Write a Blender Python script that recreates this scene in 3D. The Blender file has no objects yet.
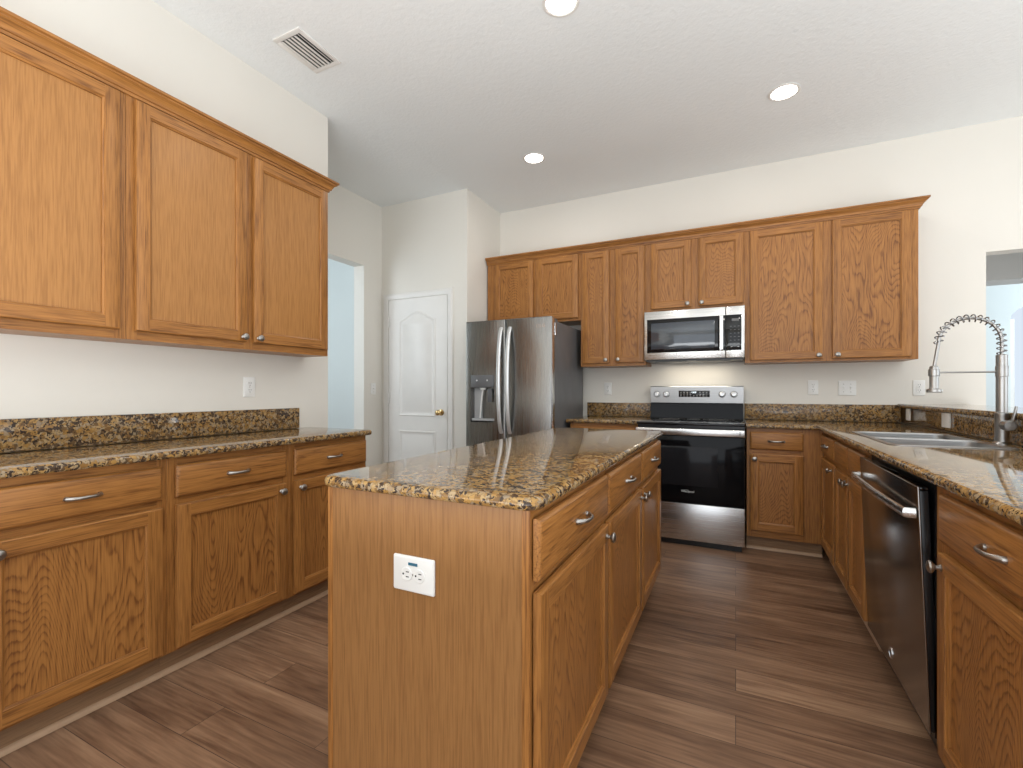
import bpy, bmesh, math, random
from mathutils import Vector, Matrix
PI = math.pi
R = math.radians
S = bpy.context.scene
COL = S.collection
random.seed(7)

# ------------------------------------------------------------------ camera, world, exposure, big lights
F_PX, YAW, CAM_H = 463.4, R(25.81), 1.15
cam = bpy.data.cameras.new('camera')
cam.sensor_width = 36; cam.lens = F_PX / 1023 * 36
cam.shift_y = 7.0 / 1023; cam.clip_start = .02
co = bpy.data.objects.new('camera', cam); COL.objects.link(co)
co.location = (0, 0, CAM_H); co.rotation_euler = (PI / 2, 0, YAW)
S.camera = co

S.view_settings.view_transform = 'Standard'
S.view_settings.look = 'None'
S.view_settings.gamma = 1
S.view_settings.use_curve_mapping = False
S.view_settings.exposure = 0.0

W = bpy.data.worlds.new('sky'); S.world = W
W.use_nodes = True
W.node_tree.nodes['Background'].inputs[0].default_value = (.78, .88, 1, 1)
W.node_tree.nodes['Background'].inputs[1].default_value = .95


def area(name, loc, rot, sx, sy, power, col, shape='RECTANGLE', spread=None):
    l = bpy.data.lights.new(name, 'AREA'); l.shape = shape; l.size = sx; l.size_y = sy
    l.energy = power; l.color = col
    if spread: l.spread = spread
    o = bpy.data.objects.new(name, l); COL.objects.link(o); o.location = loc; o.rotation_euler = rot
    return o


# daylight through the big openings of the family room behind the camera and the dining side
area('rear_window_daylight', (0.3, -2.9, 1.35), (R(90), 0, 0), 4.4, 2.1, 36, (.985, .995, 1))
area('dining_window_daylight', (4.75, .6, 1.45), (R(90), 0, R(90)), 4.0, 2.2, 44, (.93, .98, 1))
area('foyer_fill_daylight', (4.7, 7.0, 1.7), (R(90), 0, R(90)), 1.6, 2.2, 75, (.80, .91, 1))  # added cool fill for the foyer; the side wall here has no window
area('hall_fill_daylight', (-4.3, 1.75, 1.9), (R(90), 0, R(0)), 1.0, 1.6, 26, (.84, .93, 1))  # added cool fill for the hall, with no window behind it
# added unseen fills aimed up to brighten the ceiling, behind camera and dining side
area('ceiling_fill', (.0, -1.0, .7), (R(180), 0, 0), 3.4, 2.6, 168, (.95, .985, 1))
area('ceiling_fill_dining', (2.7, 1.2, .3), (R(180), 0, 0), 2.6, 4.0, 84, (.95, .985, 1))

CEIL = 3.035


# ------------------------------------------------------------------ mesh helpers
class MB:
    def __init__(self): self.bm = bmesh.new()

    def box(self, x0, x1, y0, y1, z0, z1, bev=0, mi=0, seg=2):
        t = bmesh.new()
        vs = [t.verts.new(p) for p in ((x0, y0, z0), (x1, y0, z0), (x1, y1, z0), (x0, y1, z0), (x0, y0, z1), (x1, y0, z1), (x1, y1, z1), (x0, y1, z1))]
        for f in ((0, 3, 2, 1), (4, 5, 6, 7), (0, 1, 5, 4), (1, 2, 6, 5), (2, 3, 7, 6), (3, 0, 4, 7)):
            t.faces.new([vs[i] for i in f])
        if bev: bmesh.ops.bevel(t, geom=list(t.edges), offset=bev, segments=seg, affect='EDGES', profile=.5)
        self.merge(t, mi)
        return self

    def merge(self, t, mi=0, mat=None):
        if mat is not None: bmesh.ops.transform(t, matrix=mat, verts=t.verts)
        m = {}
        for v in t.verts: m[v] = self.bm.verts.new(v.co)
        for f in t.faces:
            try:
                nf = self.bm.faces.new([m[v] for v in f.verts]); nf.material_index = mi
            except ValueError: pass
        t.free()

    def face(self, pts, mi=0):
        f = self.bm.faces.new([self.bm.verts.new(p) for p in pts]); f.material_index = mi
        return f

    def loops(self, loops, closed=True, cap0=False, cap1=False, mi=0):
        L = [[self.bm.verts.new(p) for p in l] for l in loops]
        n = len(L[0])
        for a, b in zip(L, L[1:]):
            for i in range(n if closed else n - 1):
                j = (i + 1) % n
                f = self.bm.faces.new((a[i], a[j], b[j], b[i])); f.material_index = mi
        if cap0: self.bm.faces.new(L[0][::-1]).material_index = mi
        if cap1: self.bm.faces.new(L[-1]).material_index = mi
        return L

    def tube(self, pts, rad, seg=10, mi=0, flat=1.0, up=(0, 0, 1)):
        """round (or flattened) bar along pts; rad is a number or one per point"""
        pts = [Vector(p) for p in pts]; n = len(pts)
        if not hasattr(rad, '__len__'): rad = [rad] * n
        t0 = (pts[1] - pts[0]).normalized()
        u = Vector(up)
        if abs(u.dot(t0)) > .95: u = Vector((1, 0, 0))
        a = (u - t0 * u.dot(t0)).normalized()
        ls = []
        for i in range(n):
            t = (pts[min(i + 1, n - 1)] - pts[max(i - 1, 0)]).normalized()
            a = (a - t * a.dot(t)).normalized(); b = t.cross(a)
            ls.append([pts[i] + (a * math.cos(2 * PI * k / seg) + b * math.sin(2 * PI * k / seg) * flat) * rad[i] for k in range(seg)])
        self.loops(ls, True, True, True, mi)
        return self

    def lathe(self, prof, loc=(0, 0, 0), axis='z', seg=20, mi=0, capped=True):
        """prof: (radius, height) pairs"""
        ls = []
        for r, h in prof:
            ring = []
            for k in range(seg):
                c, s_ = math.cos(2 * PI * k / seg) * r, math.sin(2 * PI * k / seg) * r
                p = {'z': (c, s_, h), 'y': (c, h, -s_), '-y': (c, -h, s_), 'x': (h, c, s_), '-x': (-h, s_, c)}[axis]
                ring.append(Vector(p) + Vector(loc))
            ls.append(ring)
        self.loops(ls, True, capped, capped, mi)
        return self

    def build(self, name, mats, parent=None, smooth=True, loc=None):
        bmesh.ops.remove_doubles(self.bm, verts=self.bm.verts, dist=1e-5)
        bmesh.ops.recalc_face_normals(self.bm, faces=self.bm.faces)
        me = bpy.data.meshes.new(name); self.bm.to_mesh(me); self.bm.free()
        for m in (mats if isinstance(mats, (list, tuple)) else [mats]): me.materials.append(m)
        if smooth:
            me.shade_smooth(); me.set_sharp_from_angle(angle=R(32))
        o = bpy.data.objects.new(name, me); COL.objects.link(o)
        if parent is not None: o.parent = parent
        if loc: o.location = loc
        return o


def tag(o, label=None, cat=None, group=None, kind=None):
    if label: o['label'] = label
    if cat: o['category'] = cat
    if group: o['group'] = group
    if kind: o['kind'] = kind
    return o


def empty(name, loc, rz=0, label=None, cat=None, group=None):
    o = bpy.data.objects.new(name, None); COL.objects.link(o)
    o.location = loc; o.rotation_euler = (0, 0, rz); o.empty_display_size = .1
    return tag(o, label, cat, group)


def struct(name, mb, m, label, cat, parent=None, smooth=False):
    o = mb.build(name, m, parent, smooth)
    return tag(o, label, cat, None, 'structure')


def copy_tree(o, parent=None):
    c = o.copy(); COL.objects.link(c)
    if parent is not None: c.parent = parent
    for ch in [x for x in o.children]: copy_tree(ch, c)
    return c


def rrect(x0, x1, y0, y1, r, seg=5):
    return round_poly([(x0, y0), (x1, y0), (x1, y1), (x0, y1)], [r] * 4, seg)


def round_poly(pts, radii, seg=6):
    out = []; n = len(pts)
    for i in range(n):
        p = Vector(pts[i]); a = Vector(pts[i - 1]); b = Vector(pts[(i + 1) % n]); r = radii[i]
        if r <= 0: out.append(p); continue
        d1 = (a - p).normalized(); d2 = (b - p).normalized()
        ang = d1.angle(d2); t = r / math.tan(ang / 2)
        c = p + (d1 + d2).normalized() * (r / math.sin(ang / 2))
        s_ = p + d1 * t; e = p + d2 * t
        a0 = math.atan2(s_.y - c.y, s_.x - c.x); a1 = math.atan2(e.y - c.y, e.x - c.x)
        da = (a1 - a0 + PI) % (2 * PI) - PI
        for k in range(seg + 1):
            q = a0 + da * k / seg
            out.append(Vector((c.x + r * math.cos(q), c.y + r * math.sin(q))))
    return out


def inset(pts, d):
    """inward offset of a counter-clockwise outline"""
    n = len(pts); out = []
    for i in range(n):
        a, p, b = pts[i - 1], pts[i], pts[(i + 1) % n]
        e1 = (p - a).normalized(); e2 = (b - p).normalized()
        n1 = Vector((-e1.y, e1.x)); n2 = Vector((-e2.y, e2.x))
        m = (n1 + n2).normalized(); k = max(.3, m.dot(n1))
        out.append(p + m * d / k)
    return out


def fill_holes(bm, loops, z, mi=0):
    es = []
    for l in loops:
        vs = [bm.verts.new((p[0], p[1], z)) for p in l]
        for i in range(len(vs)): es.append(bm.edges.new((vs[i], vs[(i + 1) % len(vs)])))
    g = bmesh.ops.triangle_fill(bm, use_beauty=True, use_dissolve=False, edges=es)
    for f in g['geom']:
        if isinstance(f, bmesh.types.BMFace): f.material_index = mi


def slab(mb, pts, z0, z1, r, holes=(), seg=4, mi=0):
    """stone slab with rounded edges and cut-outs"""
    prof = []
    for k in range(seg + 1):
        a = PI / 2 * k / seg
        prof.append((r * (1 - math.sin(a)), z0 + r * (1 - math.cos(a))))
    for k in range(seg + 1):
        a = PI / 2 * k / seg
        prof.append((r * (1 - math.cos(a)), z1 - r * (1 - math.sin(a))))
    ls = [[(p.x, p.y, z) for p in inset(pts, d)] for d, z in prof]
    mb.loops(ls, True, False, False, mi)
    top = inset(pts, prof[-1][0])
    fill_holes(mb.bm, [top] + list(holes), z1, mi); fill_holes(mb.bm, [top] + list(holes), z0, mi)
    for h in holes:
        mb.loops([[(p[0], p[1], z0) for p in h], [(p[0], p[1], z1) for p in h]], True, False, False, mi)


def sweep_path(mb, path, prof, closed_ends=True, mi=0):
    """moulding: prof = (out, z) pairs, carried along a plan path, outward to the right of travel"""
    n = len(path); P = [Vector(p) for p in path]; ls = []
    for i in range(n):
        e1 = (P[i] - P[i - 1]).normalized() if i else None
        e2 = (P[i + 1] - P[i]).normalized() if i < n - 1 else None
        n1 = Vector((e1.y, -e1.x)) if e1 is not None else None
        n2 = Vector((e2.y, -e2.x)) if e2 is not None else None
        if n1 is None: m, k = n2, 1
        elif n2 is None: m, k = n1, 1
        else:
            m = (n1 + n2).normalized(); k = m.dot(n1)
        ls.append([(P[i].x + m.x * o / k, P[i].y + m.y * o / k, z) for o, z in prof])
    mb.loops(ls, True, closed_ends, closed_ends, mi)


# ------------------------------------------------------------------ materials
def new_mat(name):
    m = bpy.data.materials.new(name); m.use_nodes = True
    nt = m.node_tree; b = nt.nodes['Principled BSDF']
    return m, nt, b


def N(nt, typ, **kw):
    n = nt.nodes.new(typ)
    for k, v in kw.items():
        if k.startswith('i_'): n.inputs[k[2:].replace('_', ' ')].default_value = v
        else: setattr(n, k, v)
    return n


def lk(nt, a, b): nt.links.new(a, b)


def ramp(nt, src, stops, interp='LINEAR'):
    r = nt.nodes.new('ShaderNodeValToRGB'); r.color_ramp.interpolation = interp
    el = r.color_ramp.elements
    while len(el) < len(stops): el.new(.5)
    for e, (p, c) in zip(el, stops):
        e.position = p; e.color = (*c, 1) if len(c) == 3 else c
    lk(nt, src, r.inputs[0]); return r


def bump(nt, b, src, strength, dist):
    n = N(nt, 'ShaderNodeBump'); n.inputs['Strength'].default_value = strength; n.inputs['Distance'].default_value = dist
    lk(nt, src, n.inputs['Height']); lk(nt, n.outputs[0], b.inputs['Normal'])


def plain(name, col, rough=.5, metal=0, coat=0, noise=.06, spec=.5):
    """a paint, plastic or metal with slight procedural unevenness"""
    m, nt, b = new_mat(name)
    t = N(nt, 'ShaderNodeTexCoord'); n = N(nt, 'ShaderNodeTexNoise'); n.inputs['Scale'].default_value = 9
    lk(nt, t.outputs['Object'], n.inputs['Vector'])
    r = ramp(nt, n.outputs['Fac'], [(.3, tuple(c * (1 - noise) for c in col)), (.7, tuple(min(1, c * (1 + noise)) for c in col))])
    lk(nt, r.outputs[0], b.inputs['Base Color'])
    b.inputs['Roughness'].default_value = rough; b.inputs['Metallic'].default_value = metal
    b.inputs['Coat Weight'].default_value = coat; b.inputs['Specular IOR Level'].default_value = spec
    return m


def oak(name, grain='z', light=(.50, .225, .066), dark=(.27, .105, .027), bands=15, cath=1.0, rough=.36, spread=(5.0, .55), drift=0.0):
    m, nt, b = new_mat(name)
    t = N(nt, 'ShaderNodeTexCoord'); oi = N(nt, 'ShaderNodeObjectInfo')
    mul = N(nt, 'ShaderNodeMath', operation='MULTIPLY'); mul.inputs[1].default_value = 37.7
    lk(nt, oi.outputs['Random'], mul.inputs[0])
    add = N(nt, 'ShaderNodeVectorMath', operation='ADD'); lk(nt, t.outputs['Object'], add.inputs[0])
    cb = N(nt, 'ShaderNodeCombineXYZ')
    for i in range(3): lk(nt, mul.outputs[0], cb.inputs[i])
    lk(nt, cb.outputs[0], add.inputs[1])

    def stretched(a, l):
        mp = N(nt, 'ShaderNodeMapping')
        sc = {'z': (a, a, l), 'x': (l, a, a), 'y': (a, l, a)}[grain]
        mp.inputs['Scale'].default_value = sc; lk(nt, add.outputs[0], mp.inputs['Vector']); return mp
    # growth rings: contour lines of a field drawn out along the grain
    n1 = N(nt, 'ShaderNodeTexNoise'); n1.inputs['Scale'].default_value = 1; n1.inputs['Detail'].default_value = 2.2; n1.inputs['Roughness'].default_value = .42
    lk(nt, stretched(*spread).outputs[0], n1.inputs['Vector'])
    k0 = N(nt, 'ShaderNodeMath', operation='MULTIPLY'); k0.inputs[1].default_value = bands; lk(nt, n1.outputs['Fac'], k0.inputs[0])
    sp = N(nt, 'ShaderNodeSeparateXYZ'); lk(nt, add.outputs[0], sp.inputs[0])
    k = N(nt, 'ShaderNodeMath', operation='MULTIPLY_ADD'); k.inputs[1].default_value = drift; lk(nt, sp.outputs['xyz'.index(grain)], k.inputs[0]); lk(nt, k0.outputs[0], k.inputs[2])
    jit = N(nt, 'ShaderNodeTexNoise'); jit.inputs['Scale'].default_value = 1; jit.inputs['Detail'].default_value = 2
    lk(nt, stretched(120, 14).outputs[0], jit.inputs['Vector'])
    jm = N(nt, 'ShaderNodeMath', operation='MULTIPLY_ADD'); jm.inputs[1].default_value = .55; lk(nt, jit.outputs['Fac'], jm.inputs[0]); lk(nt, k.outputs[0], jm.inputs[2])
    fr = N(nt, 'ShaderNodeMath', operation='FRACT'); lk(nt, jm.outputs[0], fr.inputs[0])
    rr = ramp(nt, fr.outputs[0], [(0, (.05, .05, .05)), (.35, (0, 0, 0)), (.62, (.35, .35, .35)), (.84, (1, 1, 1)), (.93, (.6, .6, .6)), (1, (.05, .05, .05))])
    # pores
    n2 = N(nt, 'ShaderNodeTexNoise'); n2.inputs['Scale'].default_value = 1; n2.inputs['Detail'].default_value = 3
    lk(nt, stretched(230, 9).outputs[0], n2.inputs['Vector'])
    pr = ramp(nt, n2.outputs['Fac'], [(.40, (0, 0, 0)), (.62, (1, 1, 1))])
    n3 = N(nt, 'ShaderNodeTexNoise'); n3.inputs['Scale'].default_value = 1; n3.inputs['Detail'].default_value = 2
    lk(nt, stretched(3.5, .8).outputs[0], n3.inputs['Vector'])
    a1 = N(nt, 'ShaderNodeMath', operation='MULTIPLY'); a1.inputs[1].default_value = .62 * cath; lk(nt, rr.outputs[0], a1.inputs[0])
    a2 = N(nt, 'ShaderNodeMath', operation='MULTIPLY_ADD'); a2.inputs[1].default_value = .44; lk(nt, pr.outputs[0], a2.inputs[0]); lk(nt, a1.outputs[0], a2.inputs[2])
    a3 = N(nt, 'ShaderNodeMath', operation='MULTIPLY_ADD', use_clamp=True); a3.inputs[1].default_value = .3; lk(nt, n3.outputs['Fac'], a3.inputs[0]); lk(nt, a2.outputs[0], a3.inputs[2])
    c = ramp(nt, a3.outputs[0], [(.05, light), (.5, tuple((x * .62 + y * .38) for x, y in zip(light, dark))), (1, dark)])
    lk(nt, c.outputs[0], b.inputs['Base Color'])
    b.inputs['Roughness'].default_value = rough; b.inputs['Specular IOR Level'].default_value = .36; b.inputs['Coat Weight'].default_value = .05; b.inputs['Coat Roughness'].default_value = .22
    bump(nt, b, a2.outputs[0], .12, .0006)
    return m


def granite(name):
    m, nt, b = new_mat(name)
    t = N(nt, 'ShaderNodeTexCoord')
    nz = N(nt, 'ShaderNodeTexNoise'); nz.inputs['Scale'].default_value = 70; nz.inputs['Detail'].default_value = 4
    lk(nt, t.outputs['Object'], nz.inputs['Vector'])
    d = N(nt, 'ShaderNodeVectorMath', operation='MULTIPLY_ADD'); d.inputs[1].default_value = (.03, .03, .03)
    lk(nt, nz.outputs['Color'], d.inputs[0]); lk(nt, t.outputs['Object'], d.inputs[2])
    v = N(nt, 'ShaderNodeTexVoronoi'); v.inputs['Scale'].default_value = 74; lk(nt, d.outputs[0], v.inputs['Vector'])
    sx = N(nt, 'ShaderNodeSeparateColor'); lk(nt, v.outputs['Color'], sx.inputs[0])
    big = N(nt, 'ShaderNodeTexNoise'); big.inputs['Scale'].default_value = 9; big.inputs['Detail'].default_value = 2; lk(nt, t.outputs['Object'], big.inputs['Vector'])
    s1 = N(nt, 'ShaderNodeMath', operation='MULTIPLY_ADD'); s1.inputs[1].default_value = .42; lk(nt, big.outputs['Fac'], s1.inputs[0])
    s0 = N(nt, 'ShaderNodeMath', operation='MULTIPLY_ADD'); s0.inputs[1].default_value = .85; s0.inputs[2].default_value = -.14; lk(nt, sx.outputs[0], s0.inputs[0])
    lk(nt, s0.outputs[0], s1.inputs[2])
    base = ramp(nt, s1.outputs[0], [(0, (.05, .035, .026)), (.17, (.12, .075, .04)), (.26, (.22, .115, .038)), (.42, (.37, .205, .062)), (.58, (.42, .265, .105)), (.72, (.38, .28, .165)), (.84, (.27, .205, .14)), (.95, (.44, .24, .07))])
    # dark mineral grains between the crystals
    v2 = N(nt, 'ShaderNodeTexVoronoi'); v2.inputs['Scale'].default_value = 140; lk(nt, d.outputs[0], v2.inputs['Vector'])
    s2 = N(nt, 'ShaderNodeSeparateColor'); lk(nt, v2.outputs['Color'], s2.inputs[0])
    mask = N(nt, 'ShaderNodeMath', operation='GREATER_THAN'); mask.inputs[1].default_value = .77; lk(nt, s2.outputs[1], mask.inputs[0])
    edge = N(nt, 'ShaderNodeTexVoronoi', feature='DISTANCE_TO_EDGE'); edge.inputs['Scale'].default_value = 74; lk(nt, d.outputs[0], edge.inputs['Vector'])
    er = ramp(nt, edge.outputs['Distance'], [(.02, (.38, .38, .38)), (.10, (0, 0, 0))])
    mx = N(nt, 'ShaderNodeMath', operation='MAXIMUM'); lk(nt, mask.outputs[0], mx.inputs[0]); lk(nt, er.outputs[0], mx.inputs[1])
    mix = N(nt, 'ShaderNodeMix', data_type='RGBA'); lk(nt, mx.outputs[0], mix.inputs[0]); lk(nt, base.outputs[0], mix.inputs[6])
    mix.inputs[7].default_value = (.045, .03, .022, 1)
    lk(nt, mix.outputs[2], b.inputs['Base Color'])
    b.inputs['Roughness'].default_value = .05; b.inputs['Specular IOR Level'].default_value = .34
    return m


def steel(name, col, rough=.24, streak='z', amt=.10):
    m, nt, b = new_mat(name)
    t = N(nt, 'ShaderNodeTexCoord'); mp = N(nt, 'ShaderNodeMapping')
    mp.inputs['Scale'].default_value = {'z': (420, 420, 2), 'x': (2, 420, 420)}[streak]
    lk(nt, t.outputs['Object'], mp.inputs['Vector'])
    n = N(nt, 'ShaderNodeTexNoise'); n.inputs['Scale'].default_value = 1; n.inputs['Detail'].default_value = 2; lk(nt, mp.outputs[0], n.inputs['Vector'])
    r = ramp(nt, n.outputs['Fac'], [(.3, tuple(c * (1 - amt) for c in col)), (.7, tuple(min(1, c * (1 + amt)) for c in col))])
    lk(nt, r.outputs[0], b.inputs['Base Color'])
    rr = N(nt, 'ShaderNodeMapRange'); rr.inputs[3].default_value = rough * .8; rr.inputs[4].default_value = rough * 1.25
    lk(nt, n.outputs['Fac'], rr.inputs[0]); lk(nt, rr.outputs[0], b.inputs['Roughness'])
    b.inputs['Metallic'].default_value = 1
    return m


def paint(name, col, rough=.6, bscale=180, bstr=.12, bdist=.002, detail=3):
    m, nt, b = new_mat(name)
    t = N(nt, 'ShaderNodeTexCoord')
    n = N(nt, 'ShaderNodeTexNoise'); n.inputs['Scale'].default_value = bscale; n.inputs['Detail'].default_value = detail
    lk(nt, t.outputs['Object'], n.inputs['Vector'])
    n2 = N(nt, 'ShaderNodeTexNoise'); n2.inputs['Scale'].default_value = 1.3; lk(nt, t.outputs['Object'], n2.inputs['Vector'])
    r = ramp(nt, n2.outputs['Fac'], [(.3, tuple(c * .985 for c in col)), (.7, tuple(min(1, c * 1.015) for c in col))])
    lk(nt, r.outputs[0], b.inputs['Base Color']); b.inputs['Roughness'].default_value = rough
    bump(nt, b, n.outputs['Fac'], bstr, bdist)
    return m


def floor_mat():
    m, nt, b = new_mat('walnut_plank_floor')
    t = N(nt, 'ShaderNodeTexCoord')
    br = N(nt, 'ShaderNodeTexBrick'); br.offset = .37; br.offset_frequency = 2; br.squash = 1
    br.inputs['Scale'].default_value = 1; br.inputs['Brick Width'].default_value = 1.22; br.inputs['Row Height'].default_value = .152
    br.inputs['Mortar Size'].default_value = .0012; br.inputs['Mortar Smooth'].default_value = .2; br.inputs['Bias'].default_value = 0
    br.inputs['Color1'].default_value = (0, 0, 0, 1); br.inputs['Color2'].default_value = (1, 1, 1, 1); br.inputs['Mortar'].default_value = (.5, .5, .5, 1)
    lk(nt, t.outputs['Object'], br.inputs['Vector'])
    w = N(nt, 'ShaderNodeMath', operation='MULTIPLY'); w.inputs[1].default_value = 43; lk(nt, br.outputs['Color'], w.inputs[0])

    def nz(sc, det, dist=0):
        mp = N(nt, 'ShaderNodeMapping'); mp.inputs['Scale'].default_value = sc; lk(nt, t.outputs['Object'], mp.inputs['Vector'])
        n = N(nt, 'ShaderNodeTexNoise', noise_dimensions='4D'); n.inputs['Scale'].default_value = 1; n.inputs['Detail'].default_value = det
        n.inputs['Distortion'].default_value = dist
        lk(nt, mp.outputs[0], n.inputs['Vector']); lk(nt, w.outputs[0], n.inputs['W']); return n
    g1 = nz((1.3, 9, 1), 3, .6); g2 = nz((5, 95, 1), 4); g3 = nz((2.2, 26, 1), 3, 1.2)
    a = N(nt, 'ShaderNodeMath', operation='MULTIPLY'); a.inputs[1].default_value = .26; lk(nt, br.outputs['Color'], a.inputs[0])
    a1 = N(nt, 'ShaderNodeMath', operation='MULTIPLY_ADD'); a1.inputs[1].default_value = .75; lk(nt, g1.outputs['Fac'], a1.inputs[0]); lk(nt, a.outputs[0], a1.inputs[2])
    a2 = N(nt, 'ShaderNodeMath', operation='MULTIPLY_ADD'); a2.inputs[1].default_value = .6; lk(nt, g2.outputs['Fac'], a2.inputs[0]); lk(nt, a1.outputs[0], a2.inputs[2])
    a3 = N(nt, 'ShaderNodeMath', operation='MULTIPLY_ADD'); a3.inputs[1].default_value = .62; lk(nt, g3.outputs['Fac'], a3.inputs[0]); lk(nt, a2.outputs[0], a3.inputs[2])
    a4 = N(nt, 'ShaderNodeMath', operation='SUBTRACT'); a4.inputs[1].default_value = .63; lk(nt, a3.outputs[0], a4.inputs[0])
    c = ramp(nt, a4.outputs[0], [(.16, (.092, .046, .026)), (.38, (.18, .098, .057)), (.6, (.285, .165, .098)), (.88, (.42, .265, .16))])
    mo = N(nt, 'ShaderNodeMix', data_type='RGBA'); lk(nt, br.outputs['Fac'], mo.inputs[0]); lk(nt, c.outputs[0], mo.inputs[6]); mo.inputs[7].default_value = (.07, .042, .03, 1)
    lk(nt, mo.outputs[2], b.inputs['Base Color'])
    b.inputs['Roughness'].default_value = .38; b.inputs['Specular IOR Level'].default_value = .4
    bump(nt, b, a3.outputs[0], .06, .001)
    return m


def emis(name, col, st):
    m, nt, b = new_mat(name)
    b.inputs['Base Color'].default_value = (.9, .9, .9, 1)
    b.inputs['Emission Color'].default_value = (*col, 1); b.inputs['Emission Strength'].default_value = st
    return m


M = {}
M['wall'] = paint('cream_wall_paint', (.79, .76, .698))
M['hall'] = paint('blue_grey_wall_paint', (.70, .745, .74))
M['passage'] = paint('pale_grey_wall_paint', (.72, .72, .70))
M['ceiling'] = paint('knockdown_ceiling', (.85, .875, .875), .8, 42, .45, .006, 5)
M['floor'] = floor_mat()
OL, OD = (.43, .187, .049), (.13, .046, .012)
M['oak'] = oak('oak_vertical_grain', 'z', OL, OD, bands=16, cath=.45, spread=(10, .35))
M['oak_h'] = oak('oak_horizontal_grain', 'x', OL, OD, bands=14, cath=.5, spread=(11, .5))
M['oak_y'] = oak('oak_lengthwise_grain', 'y', OL, OD, bands=8, cath=.35, spread=(14, .25))
M['panel'] = oak('oak_cathedral_panel', 'z', OL, (.16, .058, .0155), bands=54, cath=.8, spread=(4.2, .85), drift=13)
M['veneer'] = oak('oak_fine_veneer', 'z', (.44, .205, .062), (.235, .095, .025), bands=12, cath=.22, spread=(20, .4))
M['endveneer'] = oak('oak_end_panel_veneer', 'z', light=(.345, .168, .058), dark=(.19, .082, .026), bands=26, cath=.30, spread=(12, .16), drift=2)
M['toe'] = oak('oak_toe_board', 'x', light=(.31, .185, .10), dark=(.19, .105, .053), bands=8, cath=.5, spread=(9, .7), rough=.5)
M['shoe'] = plain('pale_wood_shoe', (.47, .31, .195), .45)
M['granite'] = granite('gold_brown_granite')
M['white'] = plain('white_semi_gloss', (.79, .77, .735), .35, noise=.015)
M['plate'] = plain('white_plastic', (.86, .86, .84), .35, noise=.01)
M['slot'] = plain('dark_slot', (.03, .03, .03), .6)
M['label_blue'] = plain('blue_sticker', (.03, .14, .22), .5)
M['nickel'] = plain('brushed_nickel', (.40, .38, .355), .33, 1)
M['faucet'] = plain('satin_nickel_faucet', (.43, .42, .41), .30, 1)
M['spring'] = plain('chrome_spring', (.30, .30, .31), .25, 1)
M['knob'] = plain('pale_silver_knob', (.80, .81, .82), .35, .6)
M['brass'] = plain('polished_brass', (.72, .52, .25), .22, 1)
M['steel'] = steel('stainless_steel', (.66, .655, .645), .25, 'x')
M['steel_panel'] = steel('stainless_control_panel', (.42, .42, .42), .34, 'x')
M['steel_v'] = steel('stainless_sink', (.46, .46, .46), .3, 'x')
M['dark_steel'] = steel('dark_stainless', (.29, .285, .275), .26, 'z', .05)
M['dw_steel'] = steel('slate_stainless', (.36, .345, .335), .2, 'x', .05)
M['case'] = plain('grey_appliance_case', (.16, .165, .175), .42, .3)
M['silver'] = plain('bright_silver_trim', (.72, .73, .74), .22, 1, noise=.02)
M['liner'] = plain('silver_grey_liner', (.42, .43, .44), .4)
M['satin'] = plain('satin_silver', (.74, .75, .76), .34, .7, noise=.02)
M['black'] = plain('black_enamel', (.012, .012, .013), .3)
M['glass'] = plain('black_glass', (.006, .006, .007), .05, 0, spec=.35)
M['ovenglass'] = plain('black_oven_glass', (.005, .005, .006), .06, 0, spec=.16)
M['ovenwin'] = plain('smoked_oven_window', (.014, .014, .016), .1, 0, spec=.16)
M['window'] = plain('tinted_oven_glass', (.04, .05, .065), .08, 0, spec=.8)
M['mark'] = plain('white_marking', (.7, .7, .7), .5)
M['grey'] = plain('grey_marking', (.12, .12, .12), .4)
M['lens'] = emis('lit_lamp_lens', (1, .96, .9), 9)
M['digits'] = emis('lit_display_digits', (.8, .92, 1), 2.5)
M['ventdark'] = plain('dark_duct', (.02, .02, .02), .8)

# ------------------------------------------------------------------ the room
WX, WY, FX = -2.534, 4.38, -3.268   # left wall face, back wall face, hall wall face
b = MB(); b.box(-5.2, 5.2, -3.2, 8.3, -.06, 0); struct('floor', b, M['floor'], 'brown walnut plank floor', 'floor')
b = MB(); b.box(-5.2, 5.2, -3.2, 8.3, CEIL, CEIL + .06); struct('ceiling', b, M['ceiling'], 'white knockdown textured ceiling', 'ceiling')
b = MB(); b.box(FX, WX, -3.1, 2.329, 0, CEIL); struct('wall_left', b, M['wall'], 'cream wall behind the left cabinet run', 'wall')
b = MB(); b.box(FX - .13, FX, 2.2, 2.40, 0, CEIL); b.box(FX - .13, FX, 2.40, 3.448, 2.378, CEIL); b.box(FX - .13, FX, 3.448, 3.83, 0, CEIL)
struct('wall_hall', b, M['wall'], 'cream wall with tall cased opening to the hall', 'wall')
b = MB(); b.box(FX, -2.25, 3.704, 3.82, 0, CEIL); b.box(-2.37, -2.25, 3.82, WY, 0, CEIL)
struct('wall_pantry', b, M['wall'], 'cream pantry wall with white door', 'wall')
b = MB(); b.box(-2.37, 1.583, WY, WY + .12, 0, CEIL); b.box(1.583, 2.75, WY, WY + .12, 2.126, CEIL); b.box(2.75, 5.2, WY, WY + .12, 0, CEIL)
struct('wall_back', b, M['wall'], 'cream wall behind range and upper cabinets', 'wall')
b = MB(); b.box(1.13, 1.25, 1.0, WY, 0, 1.024); struct('wall_peninsula', b, M['wall'], 'low wall carrying the raised granite bar', 'wall')
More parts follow.
